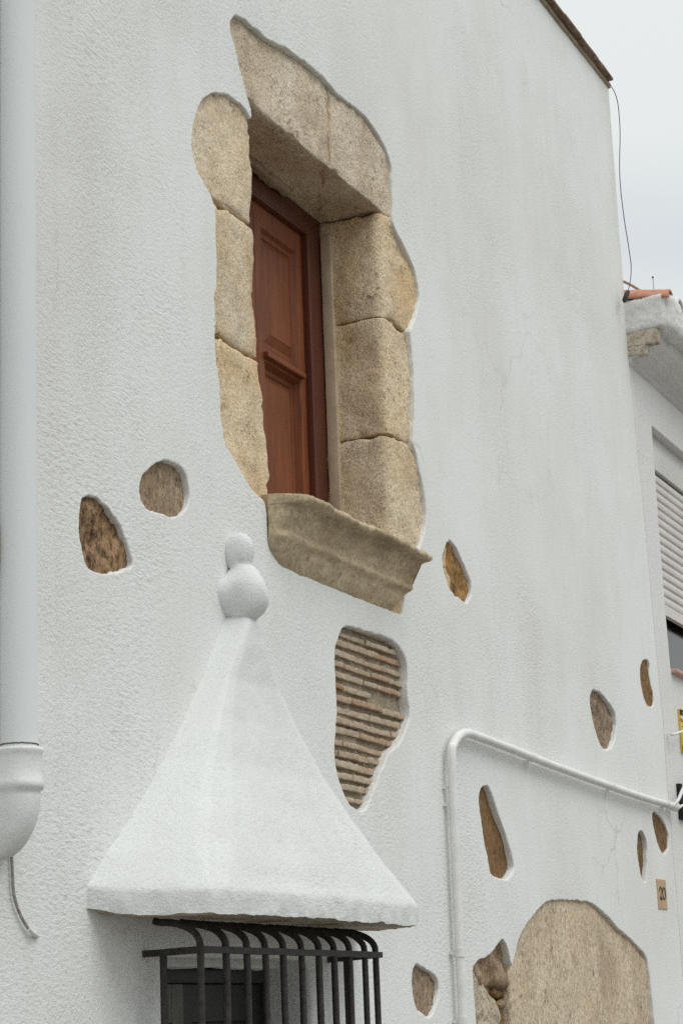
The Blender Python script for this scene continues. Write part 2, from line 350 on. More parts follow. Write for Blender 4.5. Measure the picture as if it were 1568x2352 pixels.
patches = {
 'A': Z3([(440, 380), (480, 368), (520, 378), (560, 410), (610, 470), (650, 540), (680, 620), (705, 700), (715, 740), (690, 760), (640, 770), (590, 780), (555, 785), (510, 775), (475, 765), (455, 720), (440, 660), (428, 580), (424, 490), (430, 450), (437, 420)]),
 'B': Z3([(755, 290), (765, 255), (800, 225), (830, 190), (880, 178), (930, 190), (975, 220), (1000, 270), (1010, 330), (1012, 390), (1000, 440), (970, 465), (930, 490), (880, 475), (830, 455), (785, 440), (760, 410), (750, 370), (750, 330)]),
 'C': [(1018, 1265), (1025, 1245), (1035, 1241), (1050, 1265), (1065, 1300), (1082, 1340), (1082, 1365), (1072, 1385), (1060, 1380), (1042, 1365), (1028, 1345), (1018, 1310), (1014, 1285)],
 'D': Z5([(210, 215), (250, 160), (300, 140), (400, 160), (480, 190), (600, 225), (730, 265), (830, 320), (890, 390), (940, 480), (965, 570), (968, 700), (962, 800), (968, 900), (985, 1040), (990, 1110), (985, 1180), (960, 1240), (930, 1310), (890, 1400), (860, 1450), (820, 1490), (760, 1540), (730, 1590), (700, 1700), (650, 1790), (620, 1880), (585, 1980), (550, 2080), (510, 2150), (470, 2190), (420, 2170), (340, 2110), (290, 2020), (240, 1900), (205, 1790), (175, 1650), (163, 1530), (170, 1400), (180, 1280), (195, 1150), (190, 1030), (182, 900), (172, 750), (163, 600), (163, 480), (168, 380), (185, 320), (200, 260)]),
 'E': Z7([(1058, 440), (1070, 420), (1110, 440), (1140, 470), (1170, 510), (1195, 560), (1200, 620), (1190, 700), (1170, 750), (1150, 758), (1125, 750), (1105, 710), (1085, 660), (1068, 590), (1055, 520), (1052, 470)]),
 'F': Z7([(1340, 270), (1355, 255), (1378, 262), (1385, 300), (1383, 350), (1392, 400), (1402, 450), (1408, 500), (1395, 522), (1375, 515), (1355, 480), (1342, 430), (1333, 370), (1331, 310)]),
 'G': Z7([(440, 990), (460, 955), (485, 950), (505, 1000), (530, 1070), (560, 1160), (590, 1250), (615, 1330), (632, 1410), (620, 1440), (590, 1475), (560, 1475), (520, 1460), (498, 1445), (485, 1370), (470, 1300), (455, 1200), (440, 1100), (433, 1030)]),
 'H': Z7([(1395, 1110), (1405, 1098), (1430, 1115), (1455, 1140), (1475, 1180), (1490, 1230), (1490, 1280), (1480, 1320), (1465, 1340), (1445, 1320), (1428, 1280), (1412, 1220), (1400, 1160)]),
 'I': Z7([(1316, 1230), (1325, 1203), (1345, 1212), (1362, 1250), (1370, 1310), (1370, 1380), (1367, 1440), (1358, 1495), (1345, 1490), (1330, 1440), (1318, 1370), (1311, 1300)]),
 'J': Z7([(70, 1990), (80, 1960), (95, 1945), (130, 1965), (170, 1990), (205, 2020), (218, 2060), (215, 2110), (200, 2170), (180, 2220), (160, 2240), (130, 2225), (100, 2200), (85, 2180), (72, 2110), (66, 2040)]),
 'K': [(4, 1203), (9, 1240), (9, 1290), (3, 1325), (-25, 1330), (-50, 1290), (-52, 1240), (-30, 1200)],
}
door = Z7([(400, 1990), (405, 1960), (425, 1940), (432, 1917), (470, 1915), (510, 1880), (550, 1820), (565, 1803), (585, 1830), (605, 1890), (620, 1965), (635, 1900), (655, 1810), (680, 1750), (720, 1700), (760, 1650), (800, 1610), (830, 1595), (900, 1588), (960, 1592), (1050, 1600), (1090, 1625), (1150, 1680), (1200, 1740), (1260, 1790), (1310, 1840), (1350, 1880), (1370, 1920), (1385, 2020), (1395, 2120), (1410, 2278)])
def to_wall(pxs): return [(P(*a).x, P(*a).z) for a in pxs]
door_w = to_wall(door); xr_ = door_w[-1][0]; xl_ = door_w[0][0]
door_w += [(xr_+.01, 1.3), (xr_-.02, .6), (xr_-.3, .5), (xl_+.4, .5), (xl_+.06, .6), (xl_+.03, 1.2), (xl_+.01, 1.6)]
gx0, gx1, gz0, gz1 = 5.178, 6.151, .78, 1.80
grill_w = []
for (a, b), (c, d) in zip([(gx0, gz1), (gx1, gz1), (gx1, gz0), (gx0, gz0)], [(gx1, gz1), (gx1, gz0), (gx0, gz0), (gx0, gz1)]):
    for i in range(10): grill_w.append((a+(c-a)*i/10, b+(d-b)*i/10))

def u_wall(x, z):
    """slow waviness of hand laid render, in metres out of the wall"""
    v = Vector((x, 0, z))
    return .0045*noise.noise(v*1.1) + .0020*noise.noise(v*3.1+Vector((5, 0, 2))) + .0006*noise.noise(v*7.3+Vector((1, 0, 9)))
def area2(p): return sum(p[i][0]*p[(i+1) % len(p)][1]-p[(i+1) % len(p)][0]*p[i][1] for i in range(len(p)))
def resample(pts, step, jit, seed):
    n = len(pts); P2 = [Vector((a, b, 0)) for a, b in pts]
    dense = []
    for i in range(n):
        a, b = P2[i], P2[(i+1) % n]; m_ = max(1, round((b-a).length/step))
        for k in range(m_): dense.append(a.lerp(b, k/m_))
    for _ in range(2):                                # light rounding of the corners
        dense = [(dense[i-1] + dense[i]*2 + dense[(i+1) % len(dense)])/4 for i in range(len(dense))]
    o = []
    for i, p in enumerate(dense):
        t = (dense[(i+1) % len(dense)]-dense[i-1]).normalized(); nn = Vector((t.y, -t.x, 0))
        j = noise.noise(p*22+Vector((seed, 0, 0)))*.6 + noise.noise(p*75+Vector((0, seed, 0)))*.7
        o.append(p + nn*jit*j)
    return o
def pip(x, z, poly):
    c = False; j = len(poly)-1
    for i in range(len(poly)):
        a, b = poly[i], poly[j]
        if (a[1] > z) != (b[1] > z) and x < (b[0]-a[0])*(z-a[1])/(b[1]-a[1])+a[0]: c = not c
        j = i
    return c
def plaster_wall(bm, outline, holes, y0=0.0, back=4.5, grid=.06, xr=(3.9, 10.6), zr=(1.2, 6.6)):
    """a rendered wall: openings with rounded lips, gentle waves, closed at the back"""
    loops, rims = [], []
    for (pts, lip, depth, jit, seed) in holes:
        if area2(pts) < 0: pts = pts[::-1]
        c = resample(pts, .014 if lip < .01 else .03, jit, seed); n = len(c)
        nor = []
        for i in range(n):
            t = (c[(i+2) % n]-c[i-2]).normalized(); nor.append(Vector((t.y, -t.x, 0)))
        for _ in range(2): nor = [(nor[i-1]+nor[i]*2+nor[(i+1) % n]).normalized() for i in range(n)]
        ls = []
        for i in range(n):
            l = lip*(1+.9*noise.noise(c[i]*16+Vector((seed, 3, 0))))
            for j in range(n):
                arc = min((i-j) % n, (j-i) % n)
                if arc < 4: continue
                d = c[j]-c[i]; dl = d.length
                if dl < lip*5 and arc*.014 > dl*1.4 and d.dot(nor[i]) > .3*dl: l = min(l, dl*.22)
            ls.append(max(l, .0012))
        for _ in range(2): ls = [min(ls[i], (ls[i-1]+ls[i]+ls[(i+1) % n])/3) for i in range(n)]
        rings = [([c[i]+nor[i]*ls[i]*1.7 for i in range(n)], [0]*n)]
        for a in (0, 22, 45, 68, 90):
            s, k = math.sin(R(a)), math.cos(R(a))
            rings.append(([c[i]+nor[i]*ls[i]*(1-s) for i in range(n)], [ls[i]*(1-k) for i in range(n)]))
        rings.append(([c[i]-nor[i]*.004*noise.noise(c[i]*40) for i in range(n)], [depth*.5]*n))
        rings.append(([c[i]+nor[i]*.002 for i in range(n)], [depth]*n))
        loops.append([(p.x, p.y) for p in rings[0][0]]); rims.append(rings)
    ob = []
    for i in range(len(outline)):
        a, b = outline[i], outline[(i+1) % len(outline)]; m_ = max(1, int(math.dist(a, b)/.08))
        for k in range(m_): ob.append((a[0]+(b[0]-a[0])*k/m_, a[1]+(b[1]-a[1])*k/m_))
    pts = list(ob); edges = [(i, (i+1) % len(ob)) for i in range(len(ob))]; owner = [-1]*len(ob)
    for h, lp in enumerate(loops):
        s = len(pts); pts += lp; edges += [(s+i, s+(i+1) % len(lp)) for i in range(len(lp))]; owner += [h]*len(lp)
    bb = [(min(p[0] for p in l)-.04, max(p[0] for p in l)+.04, min(p[1] for p in l)-.04, max(p[1] for p in l)+.04) for l in loops]
    x = xr[0]
    while x < xr[1]:
        z = zr[0]
        while z < zr[1]:
            gx, gz = x+random.uniform(-.012, .012), z+random.uniform(-.012, .012); ok = pip(gx, gz, ob) and pip(gx+.03, gz, ob) and pip(gx, gz+.03, ob)
            if ok:
                for l, q in zip(loops, bb):
                    if q[0] < gx < q[1] and q[2] < gz < q[3]:
                        if pip(gx, gz, l) or min((a-gx)**2+(b-gz)**2 for a, b in l) < .02**2: ok = False; break
            if ok: pts.append((gx, gz)); owner.append(-2)
            z += grid
        x += grid
    vv, ee, ff, ov, oe, of = geometry.delaunay_2d_cdt([Vector(p) for p in pts], edges, [], 0, 1e-6)
    own = [owner[o[0]] if o else -2 for o in ov]
    V = [bm.verts.new((p.x, y0-u_wall(p.x, p.y), p.y)) for p in vv]
    obp = ob
    for f in ff:
        cx = sum(vv[i].x for i in f)/3; cz = sum(vv[i].y for i in f)/3
        hs = set(own[i] for i in f)
        if all(own[i] >= 0 for i in f) and len(hs) == 1 and pip(cx, cz, loops[own[f[0]]]): continue
        if all(own[i] == -1 for i in f) and not pip(cx, cz, obp): continue
        p = [vv[i] for i in f]; cr = (p[1]-p[0]).cross(p[2]-p[0])
        if cr < 0: f = f[::-1]
        try: bm.faces.new([V[i] for i in f])
        except ValueError: pass
    first = {}
    for i, o in enumerate(ov):
        for k in o: first[k] = V[i]
    s = len(ob)
    for lp, rings in zip(loops, rims):
        n = len(lp); prev = [first[s+i] for i in range(n)]; s += n
        for pr, dp in rings[1:]:
            cur = [bm.verts.new((pr[i].x, y0-u_wall(pr[i].x, pr[i].y)+dp[i], pr[i].y)) for i in range(n)]
            for i in range(n):
                j = (i+1) % n; bm.faces.new((prev[i], prev[j], cur[j], cur[i]))
            prev = cur
    fr_ = [first[i] for i in range(len(ob))]
    bk = [bm.verts.new((p[0], y0+back, p[1])) for p in ob]
    fr2 = [bm.verts.new(v.co) for v in fr_]           # own corner so that the arris stays crisp
    n = len(ob)
    for i in range(n):
        j = (i+1) % n; bm.faces.new((fr2[i], bk[i], bk[j], fr2[j]))
    bm.faces.new(bk[::-1])

# ================================================================== SETTING
bm = bmesh.new()
g = [bm.verts.new(p) for p in ((-400, -400, 0), (400, -400, 0), (400, 400, 0), (-400, 400, 0))]; bm.faces.new(g)
o = obj('street', bm, M['asphalt'], smooth=False); o['kind'] = 'structure'

# ================================================================== WHITE HOUSE
house = thing('white_house', 'tall white stuccoed house with stones left bare around its upper window', 'house', (6.5, 0, 0))
DEP = {'A': .016, 'B': .018, 'C': .02, 'D': .026, 'E': .022, 'F': .011, 'G': .026, 'H': .014, 'I': .024, 'J': .020, 'K': .016}
holes = [(to_wall(win), .005, .05, .006, 1), (door_w, .005, .05, .006, 2), (grill_w, .014, .165, .003, 3)]
for i, (k, v) in enumerate(patches.items()): holes.append((to_wall(v), .0060, .06, .0065, 10+i))
bm = bmesh.new()
plaster_wall(bm, [(2.2, -.2), (10.56, -.2), (10.56, 3.1), (10.425, 5.05), (10.43, 6.62), (2.2, 6.62)], holes)
obj('wall', bm, M['stucco'], house)

# roof: a row of verge tiles along the top of the wall
bm = bmesh.new(); x = 2.1
while x < 10.4:
    l = min(random.uniform(.27, .31), 10.475-x); dz = random.uniform(-.006, .006); dw = random.uniform(-.006, .006)
    rbox(bm, x+.002, x+l-.002, -.045+dw, 1.2, 6.632+dz, 6.652+dz, .006, .08, .002, 14, .001, 60, seed=x)
    x += l
obj('roof', bm, M['terra_old'], house)
bm = bmesh.new(); rbox(bm, 2.1, 10.44, -.012, 4.6, 6.603, 6.6335, .006, .12, .003, 10, .002, 40, seed=3)
obj('roof_bedding', bm, M['mortar'], house)

# ---- upper window with its stone surround
bm = bmesh.new(); OX0, OX1, OZ0, OZ1 = 5.96, 7.052, 3.30, 4.69
rbox(bm, 6.915, OX1, .272, .36, 3.2, OZ1, .006, .1)
rbox(bm, OX0-.02, 6.08, .272, .36, 3.2, OZ1, .006, .1)
rbox(bm, 6.08, 6.915, .272, .36, 4.60, OZ1, .006, .1)
rbox(bm, 6.905, 6.93, .262, .30, 3.2, 4.6, .006, .2)
rbox(bm, 6.08, 6.905, .264, .30, 4.585, 4.602, .006, .2)
wn = obj('window', bm, M['wood_dark'], house, 'red brown wooden window shutters in a rough granite surround')
def leaf(x0, x1):
    bm = bmesh.new(); z0, z1 = 3.28, 4.588; s = .055; ya, yb = .292, .34
    rbox(bm, x0, x0+s, ya, yb, z0, z1, .004, .2); rbox(bm, x1-s, x1, ya, yb, z0, z1, .004, .2)
    for a, b in ((4.50, z1), (3.975, 4.03), (z0, 3.36)): rbox(bm, x0+s, x1-s, ya+.001, yb, a, b, .004, .2)
    rbox(bm, x0+s-.012, x1-s+.012, ya-.022, ya+.01, 3.985, 4.008, .005, .1)            # drip moulding under the upper panel
    for a, b, dy in ((4.03, 4.50, .008), (3.36, 3.975, .022)):                       # raised and fielded panels
        ax, bx = x0+s, x1-s; yy = ya+dy
        q = lambda i, y: [bm.verts.new(p) for p in ((ax+i, y, a+i), (bx-i, y, a+i), (bx-i, y, b-i), (ax+i, y, b-i))]
        rs = [q(0, ya+.002), q(.010, yy+.008), q(.028, yy+.008), q(.030, yy+.012), q(.062, yy-.002), q(.064, yy-.004)]
        for r1, r2 in zip(rs, rs[1:]):
            for i in range(4): bm.faces.new((r1[i], r1[(i+1) % 4], r2[(i+1) % 4], r2[i]))
        bm.faces.new(rs[-1])
    bmesh.ops.recalc_face_normals(bm, faces=bm.faces)
    return bm
for a, b in ((6.50, 6.912), (6.084, 6.497)): obj('shutter', leaf(a, b), M['wood'], wn, smooth=False)

def lint_warp(p):
    q = p.copy()
    if p.y < .06 and p.z < 4.75:                      # worn lower arris
        q.z += .012*max(0, fr(Vector((p.x*5, 0, 3)), 1)) * (1-max(0, p.y)/.06)
    return q
bm = bmesh.new(); rbox(bm, 5.45, 7.6, .018, .40, 4.69, 5.62, .008, .022, .010, 5, .0045, 26, seed=1, warp=lint_warp, chip=.03)
obj('lintel', bm, M['granite_vein'], wn)
for i, (x0, x1, z0, z1) in enumerate(((5.38, 5.924, 4.229, 4.683), (5.48, 5.930, 3.757, 4.223), (5.52, 5.945, 3.05, 3.751))):
    def wl(p, i=i):
        q = p.copy()
        if i == 2 and p.x > 5.8: q.x += .045*max(0, min(1, (3.68-p.z)/.2))
        q.x += .006*noise.noise(Vector((p.z*12, i, 0)))
        return q
    bm = bmesh.new(); rbox(bm, x0, x1, .014, .27, z0, z1, .012, .02, .008, 5, .004, 28, seed=5+i, warp=wl, chip=.028)
    obj('jamb_stone', bm, M['granite'] if i == 0 else M['granite_ochre'], wn)
for i, (x0, z0, z1) in enumerate(((7.052, 4.251, 4.684), (7.048, 3.778, 4.245), (7.040, 3.09, 3.772))):
    def wr(p, x0=x0, i=i):
        q = p.copy(); RR = .05; a, b = p.x-x0, p.y-.016                               # soft worn arris of the reveal
        if -.02 < a < RR and -.02 < b < RR:
            v = Vector((RR-a, RR-b)); l = v.length
            if l > RR: v *= RR/l
            q.x, q.y = x0+RR-v.x, .016+RR-v.y
        s = max(0, min(1, (p.y-.03)/.2)); q.x += .012*math.sin(s*math.pi)*noise.noise(Vector((p.z*5, i, 2)))
        return q
    bm = bmesh.new(); rbox(bm, x0, 7.62, .016, .30, z0, z1, .010, .018, .009, 5, .004, 28, seed=11+i, warp=wr, chip=.028)
    obj('jamb_stone', bm, M['granite_ochre'], wn)
bm = bmesh.new(); rbox(bm, 7.032, 7.09, .222, .269, 3.2, 4.62, .005, .03, .002, 3, .001, 16, seed=4)
obj('plaster_fillet', bm, M['lilac'], wn, 'grey lilac plaster strip between frame and jamb')
bm = bmesh.new(); rbox(bm, 5.93, 6.72, .222, .27, 4.668, 4.72, .008, .03, .012, 7, .004, 25, seed=9)
obj('plaster_fillet', bm, M['mortar'], wn, 'dark ragged mortar above the shutter head')

# sill: a moulded stone run along x, its lip broken
prof = [(-.28, 3.312), (-.05, 3.298), (.05, 3.291), (.105, 3.287), (.130, 3.283), (.140, 3.275), (.141, 3.266), (.136, 3.259), (.126, 3.255), (.108, 3.254), (.094, 3.251), (.088, 3.243), (.079, 3.228), (.068, 3.212), (.058, 3.195), (.052, 3.180), (.051, 3.170), (.054, 3.164), (.055, 3.156), (.051, 3.149), (.044, 3.144), (.038, 3.138), (.034, 3.126), (.028, 3.110), (.019, 3.092), (.008, 3.075), (-.01, 3.055), (-.04, 3.04), (-.28, 3.04)]
bm = bmesh.new(); NS = 110; rows = []
for i in range(NS+1):
    t = i/NS; row = []
    for w, z in prof:
        k = max(0, min(1, (3.16-z)/.09)); k2 = max(0, min(1, (3.14-z)/.075))
        xa = 5.928 + .10*k2**2; xb = 7.035 - .10*k
        if w > .09: xb += .004
        x = xa + (xb-xa)*(t if t > .12 else t*t/.12*.5+t*.5)
        e = 1-abs(2*t-1)**40
        lipn = max(0, min(1, (w-.08)/.04))
        ww = w + lipn*(.014*fr(Vector((x*6, 1, z*4)), 1)-.002+.005*fr(Vector((x*22, 1, z*12)), 1)) + .003*fr(Vector((x, w, z)), 16)
        zz = z + lipn*(.010*fr(Vector((x*6, 5, 0)), 1)+.003*fr(Vector((x*22, 5, 2)), 1)) + (.004*fr(Vector((x, w, z)), 24) if z > 3.23 else .002*fr(Vector((x, w, z)), 24))
        if w > -.02 and z > 3.27: zz += .009*fr(Vector((x*7, w*7, 7)), 1)
        if w > 0:                                     # the left end is rounded back into the wall
            u = max(0, min(1, (x-xa)/.075)); ww *= .12+.88*math.sqrt(1-(1-u)**2)
        row.append(bm.verts.new((x, -ww, zz)))
    rows.append(row)
K = len(prof)
for a, b in zip(rows, rows[1:]):
    for k in range(K): bm.faces.new((a[k], a[(k+1) % K], b[(k+1) % K], b[k]))
for rw in (rows[0], rows[-1]): bm.faces.new([bm.verts.new(v.co) for v in rw])
bmesh.ops.triangulate(bm, faces=[f for f in bm.faces if len(f.verts) > 4]); bmesh.ops.recalc_face_normals(bm, faces=bm.faces)
so_ = obj('sill', bm, M['sill'], wn, 'moulded grey brown stone window sill with a broken lip')
bm = bmesh.new(); rbox(bm, 6.955, 7.2, .012, .2, 2.98, 3.148, .008, .02, .006, 8, .003, 30, seed=21)
obj('jamb_stone', bm, M['granite_ochre'], wn, 'small stone under the right end of the sill')

# ---- stones left bare in the render
SM = {'A': ('dark_rock', 'dark brown leaf shaped bare stone beside the downpipe', .014, 9),
      'B': ('tan_rock', 'round tan bare stone left of the window', .008, 7),
      'C': ('rust_rock', 'narrow brown bare stone right of the window sill', .012, 9),
      'E': ('tan_rock', 'split tan bare stone above the conduit pipe', .012, 9),
      'F': ('brown_rock', 'slim upright brown bare stone at the joint with the next house', .008, 8),
      'G': ('brown_rock', 'long slanting brown bare stone under the conduit pipe', .005, 6),
      'H': ('brown_rock', 'brown bare stone under the end of the conduit pipe', .006, 7),
      'I': ('brown_rock', 'thinnest brown bare stone left of the house number', .005, 7),
      'J': ('tan_rock', 'tan bare stone right of the window grille', .010, 8),
      'K': ('dark_rock', 'brown bare stone half hidden behind the downpipe', .010, 8)}
for i, (k, (mt, lb, am, fq)) in enumerate(SM.items()):
    w = to_wall(patches[k]); xs = [p[0] for p in w]; zs = [p[1] for p in w]
    bm = bmesh.new(); rbox(bm, min(xs)-.035, max(xs)+.035, DEP[k], DEP[k]+.16, min(zs)-.035, max(zs)+.035, .03, .011, am, fq, am*.45, 34, seed=30+i)
    obj('exposed_stone', bm, M[mt], house, lb)
# brickwork showing under the window
w = to_wall(patches['D']); xs = [p[0] for p in w]; zs = [p[1] for p in w]
bm = bmesh.new(); z = min(zs)-.05; ci = 0
while z < max(zs)+.05:
    x = min(xs)-.06-random.uniform(0, .25); hgt = random.uniform(.018, .025)
    while x < max(xs)+.05:
        l = random.choice((.15, .24, .28, .29)) + random.uniform(-.02, .02)
        tilt = random.uniform(-.008, .008); pr = random.uniform(0, .009); zz = z+random.uniform(-.002, .002); hh = hgt+random.uniform(-.003, .002)
        xc = x+l/2
        if random.random() < .09: x += l*random.uniform(.3, .8); continue      # lost or broken brick
        rbox(bm, x, x+l-.006, .028-pr, .09, zz, zz+hh, .002, .014, .0025, 30, .0025, 70, seed=x*5+z*11, warp=lambda p, xc=xc, tilt=tilt: Vector((p.x, p.y, p.z+(p.x-xc)*tilt+.0015*noise.noise(Vector((p.x*9, 0, ci))))))
        x += l
    z += .0385 + random.uniform(-.003, .003); ci += 1
br = obj('brickwork', bm, M['brick'], house, 'patch of thin handmade bricks below the window')
bm = bmesh.new(); rbox(bm, min(xs)-.06, max(xs)+.06, .0385, .14, min(zs)-.06, max(zs)+.06, .01, .016, .006, 12, .004, 40, seed=77)
obj('mortar_bed', bm, M['mortar'], br)

# ---- doorway stones, bottom right
bm = bmesh.new()
def dw(p):
    q = p.copy()
    if p.y < .1: q.y -= .006*math.exp(-((p.x-8.85)/.25)**2)
    return q
rbox(bm, 8.035, 10.2, .016, .3, .5, 2.11, .012, .03, .008, 4, .004, 24, seed=41, warp=dw)
obj('doorway_stone', bm, M['granite_door'], house, 'large speckled granite slab framed by an arched edge of render')
for i, (x0, x1, z0, z1, dy, mt, lb) in enumerate(((7.44, 7.925, .9, 1.865, .014, 'pale_rock', 'tall pale rubble stone at the left of the doorway'), (7.60, 8.032, 1.712, 1.96, .022, 'tan_rock', 'dark wedge of stone above the pale rubble stone'),
        (7.915, 8.032, 1.675, 1.708, .034, 'brown_rock', None), (7.93, 8.032, 1.625, 1.670, .026, 'tan_rock', None), (7.935, 8.032, 1.545, 1.62, .036, 'brown_rock', None), (7.93, 8.032, 1.2, 1.54, .034, 'brown_rock', None), (7.42, 7.60, 1.868, 1.95, .024, 'brown_rock', None))):
    def kw(p, i=i, x0=x0, x1=x1):
        q = p.copy()
        if i == 0 and p.z > 1.3: q.z -= .62*max(0, p.x-7.56)*min(1, (p.z-1.3)/.5); q.x -= .03*max(0, p.x-7.5)
        if i == 1: q.y += .012*math.sin(p.x*23+p.z*31)
        return q
    bm = bmesh.new(); rbox(bm, x0, x1, dy, dy+.2, z0, z1, .03, .014, .014, 9, .006, 32, seed=50+i, warp=kw)
    obj('exposed_stone', bm, M[mt], house, lb)
bm = bmesh.new(); rbox(bm, 7.4, 8.1, .06, .2, .9, 2.4, .01, .03, .01, 9, .004, 30, seed=66)
obj('mortar_bed', bm, M['mortar'], house)

# ---- plastered hood over the barred window
XC = 5.66
tab = [(2.845, .018, .008, .050), (2.832, .036, .022, .066), (2.818, .048, .033, .075), (2.80, .062, .046, .080), (2.74, .108, .086, .084), (2.62, .20, .175, .085), (2.49, .31, .275, .108), (2.35, .448, .385, .144), (2.237, .572, .483, .187), (2.135, .691, .578, .230), (2.06, .785, .643, .262), (2.00, .848, .686, .284), (1.972, .870, .708, .297), (1.962, .876, .715, .301), (1.952, .877, .717, .302), (1.93, .878, .718, .302), (1.897, .878, .718, .301)]
def interp(z):
    for a, b in zip(tab, tab[1:]):
        if a[0] >= z >= b[0]:
            t = (a[0]-z)/(a[0]-b[0]); return [a[i]+(b[i]-a[i])*t for i in range(1, 4)]
zs_ = []
for a, b in zip(tab, tab[1:]):
    k = max(1, int((a[0]-b[0])/.014)); zs_ += [a[0]+(b[0]-a[0])*i/k for i in range(k)]
zs_.append(tab[-1][0])
bm = bmesh.new(); rows = []
for z in zs_:
    hw, hf, D = interp(z)
    poly = [(-hw-.02, -.05), (-hw, 0), (-hf, D), (hf, D), (hw, 0), (hw+.02, -.05)]
    for _ in range(2):                                # round the corners of the section
        q = [poly[0]]
        for a, b in zip(poly, poly[1:]):
            f_ = .12 if z > 2.1 else .05+.07*max(0, (z-1.98)/.12); q += [(a[0]+(b[0]-a[0])*f_, a[1]+(b[1]-a[1])*f_), (b[0]+(a[0]-b[0])*f_, b[1]+(a[1]-b[1])*f_)]
        poly = q+[poly[-1]]
    seg = [0]
    for a, b in zip(poly, poly[1:]): seg.append(seg[-1]+math.dist(a, b))
    row = []; n = 150
    for i in range(n+1):
        s = seg[-1]*i/n; k = max(j for j in range(len(seg)) if seg[j] <= s+1e-9); k = min(k, len(poly)-2)
        t = (s-seg[k])/(seg[k+1]-seg[k]) if seg[k+1] > seg[k] else 0
        x, w = poly[k][0]+(poly[k+1][0]-poly[k][0])*t, poly[k][1]+(poly[k+1][1]-poly[k][1])*t
        rim = max(0, min(1, (2.0-z)/.06))
        v = Vector((x, w, z)); a_ = .003*fr(v, 5) + .0015*fr(v, 16) + rim*(.003*fr(v, 7)+.003*fr(v, 20)+.003*fr(v, 50))
        nrm = Vector((x*.45, .3, 0)).normalized()
        dz = rim*(.004*fr(Vector((x, w, 3)), 5) + .005*fr(Vector((x, w, 1)), 19)) + rim*.022*max(0, 1-w/.12)*(1 if x < 0 else .4)
        row.append(bm.verts.new((XC+x+nrm.x*a_, -(w+nrm.y*a_), z+dz)))
    rows.append(row)
for a, b in zip(rows, rows[1:]):
    for i in range(len(a)-1): bm.faces.new((a[i], a[i+1], b[i+1], b[i]))
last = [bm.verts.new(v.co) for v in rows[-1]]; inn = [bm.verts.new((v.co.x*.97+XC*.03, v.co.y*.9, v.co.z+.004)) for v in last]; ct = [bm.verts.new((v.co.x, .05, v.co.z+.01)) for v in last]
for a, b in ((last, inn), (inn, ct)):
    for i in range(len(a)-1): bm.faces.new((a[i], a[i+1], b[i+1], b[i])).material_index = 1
bm.faces.new(rows[0]); bmesh.ops.recalc_face_normals(bm, faces=bm.faces)
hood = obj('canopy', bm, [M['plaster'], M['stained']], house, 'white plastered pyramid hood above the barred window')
bm = bmesh.new()
fp = [(2.77, .02), (2.785, .030), (2.80, .036), (2.815, .037), (2.83, .047), (2.85, .062), (2.875, .074), (2.90, .0785), (2.925, .077), (2.95, .068), (2.975, .052), (2.992, .040), (3.003, .036), (3.012, .041), (3.026, .046), (3.048, .047), (3.070, .043), (3.088, .034), (3.102, .021), (3.107, .006)]
rows = []
for z, r in fp:
    rows.append([])
    for k in range(40):
        a = 2*math.pi*k/40; v = Vector((math.cos(a)*r, math.sin(a)*r, z)); d = 1+.26*noise.noise(v*11+Vector((3, 1, 0)))+.09*noise.noise(v*30)+.02*noise.noise(v*70)
        w = .028 + v.y*d + (.012*max(0, min(1, (z-2.83)/.03)) if z < 3.0 else 0); fl = 1+(.55 if z > 2.83 else 0)*max(0, min(1, (.045-w)/.05))**2
        rows[-1].append(bm.verts.new((5.673+v.x*d*fl, -w, z-.012*(fl-1))))
for a, b in zip(rows, rows[1:]):
    for k in range(40): bm.faces.new((a[k], a[(k+1) % 40], b[(k+1) % 40], b[k]))
bm.faces.new(rows[-1]); bm.faces.new(rows[0][::-1])
obj('finial', bm, M['plaster'], hood, 'rounded two tier plaster knob on top of the hood')

# ---- barred window: dark frame and shutters deep in the opening
bm = bmesh.new(); Y = .15
rbox(bm, gx0-.03, gx1+.03, Y, Y+.06, 1.735, 1.776, .005, .2); rbox(bm, gx0-.03, gx0+.05, Y+.001, Y+.06, .76, 1.735, .005, .2); rbox(bm, gx1-.02, gx1+.05, Y+.001, Y+.06, .76, 1.735, .005, .2)
rbox(bm, gx0, gx1, Y+.001, Y+.06, .76, .82, .005, .2)
w2 = obj('window', bm, M['shutter_dark'], house, 'small dark shuttered window behind the iron grille')
def sleaf(x0, x1, y):
    bm = bmesh.new()
    for a, b in ((x0, x0+.07), (x1-.07, x1)): rbox(bm, a, b, y, y+.04, .82, 1.733, .003, .3)
    for a, b in ((.82, .9), (1.20, 1.27), (1.62, 1.733)): rbox(bm, x0+.07, x1-.07, y+.001, y+.04, a, b, .003, .3)
    for a, b in ((.9, 1.2), (1.27, 1.62)):
        rbox(bm, x0+.07, x1-.07, y+.02, y+.035, a, b, .002, .3); rbox(bm, x0+.095, x1-.095, y+.008, y+.03, a+.03, b-.03, .004, .3)
    return bm
obj('shutter', sleaf(gx0+.052, 5.60, Y+.012), M['shutter_olive'], w2, 'grey green leaf of the shutter', smooth=False)
obj('shutter', sleaf(5.602, gx1-.022, Y+.022), M['shutter_dark'], w2, 'nearly black leaf of the shutter', smooth=False)
bm = bmesh.new(); rbox(bm, gx0-.02, gx1+.02, .10, .2, 1.778, 1.84, .012, .05, .004, 6, .002, 30, seed=8)
obj('plaster_fillet', bm, M['plaster'], w2)

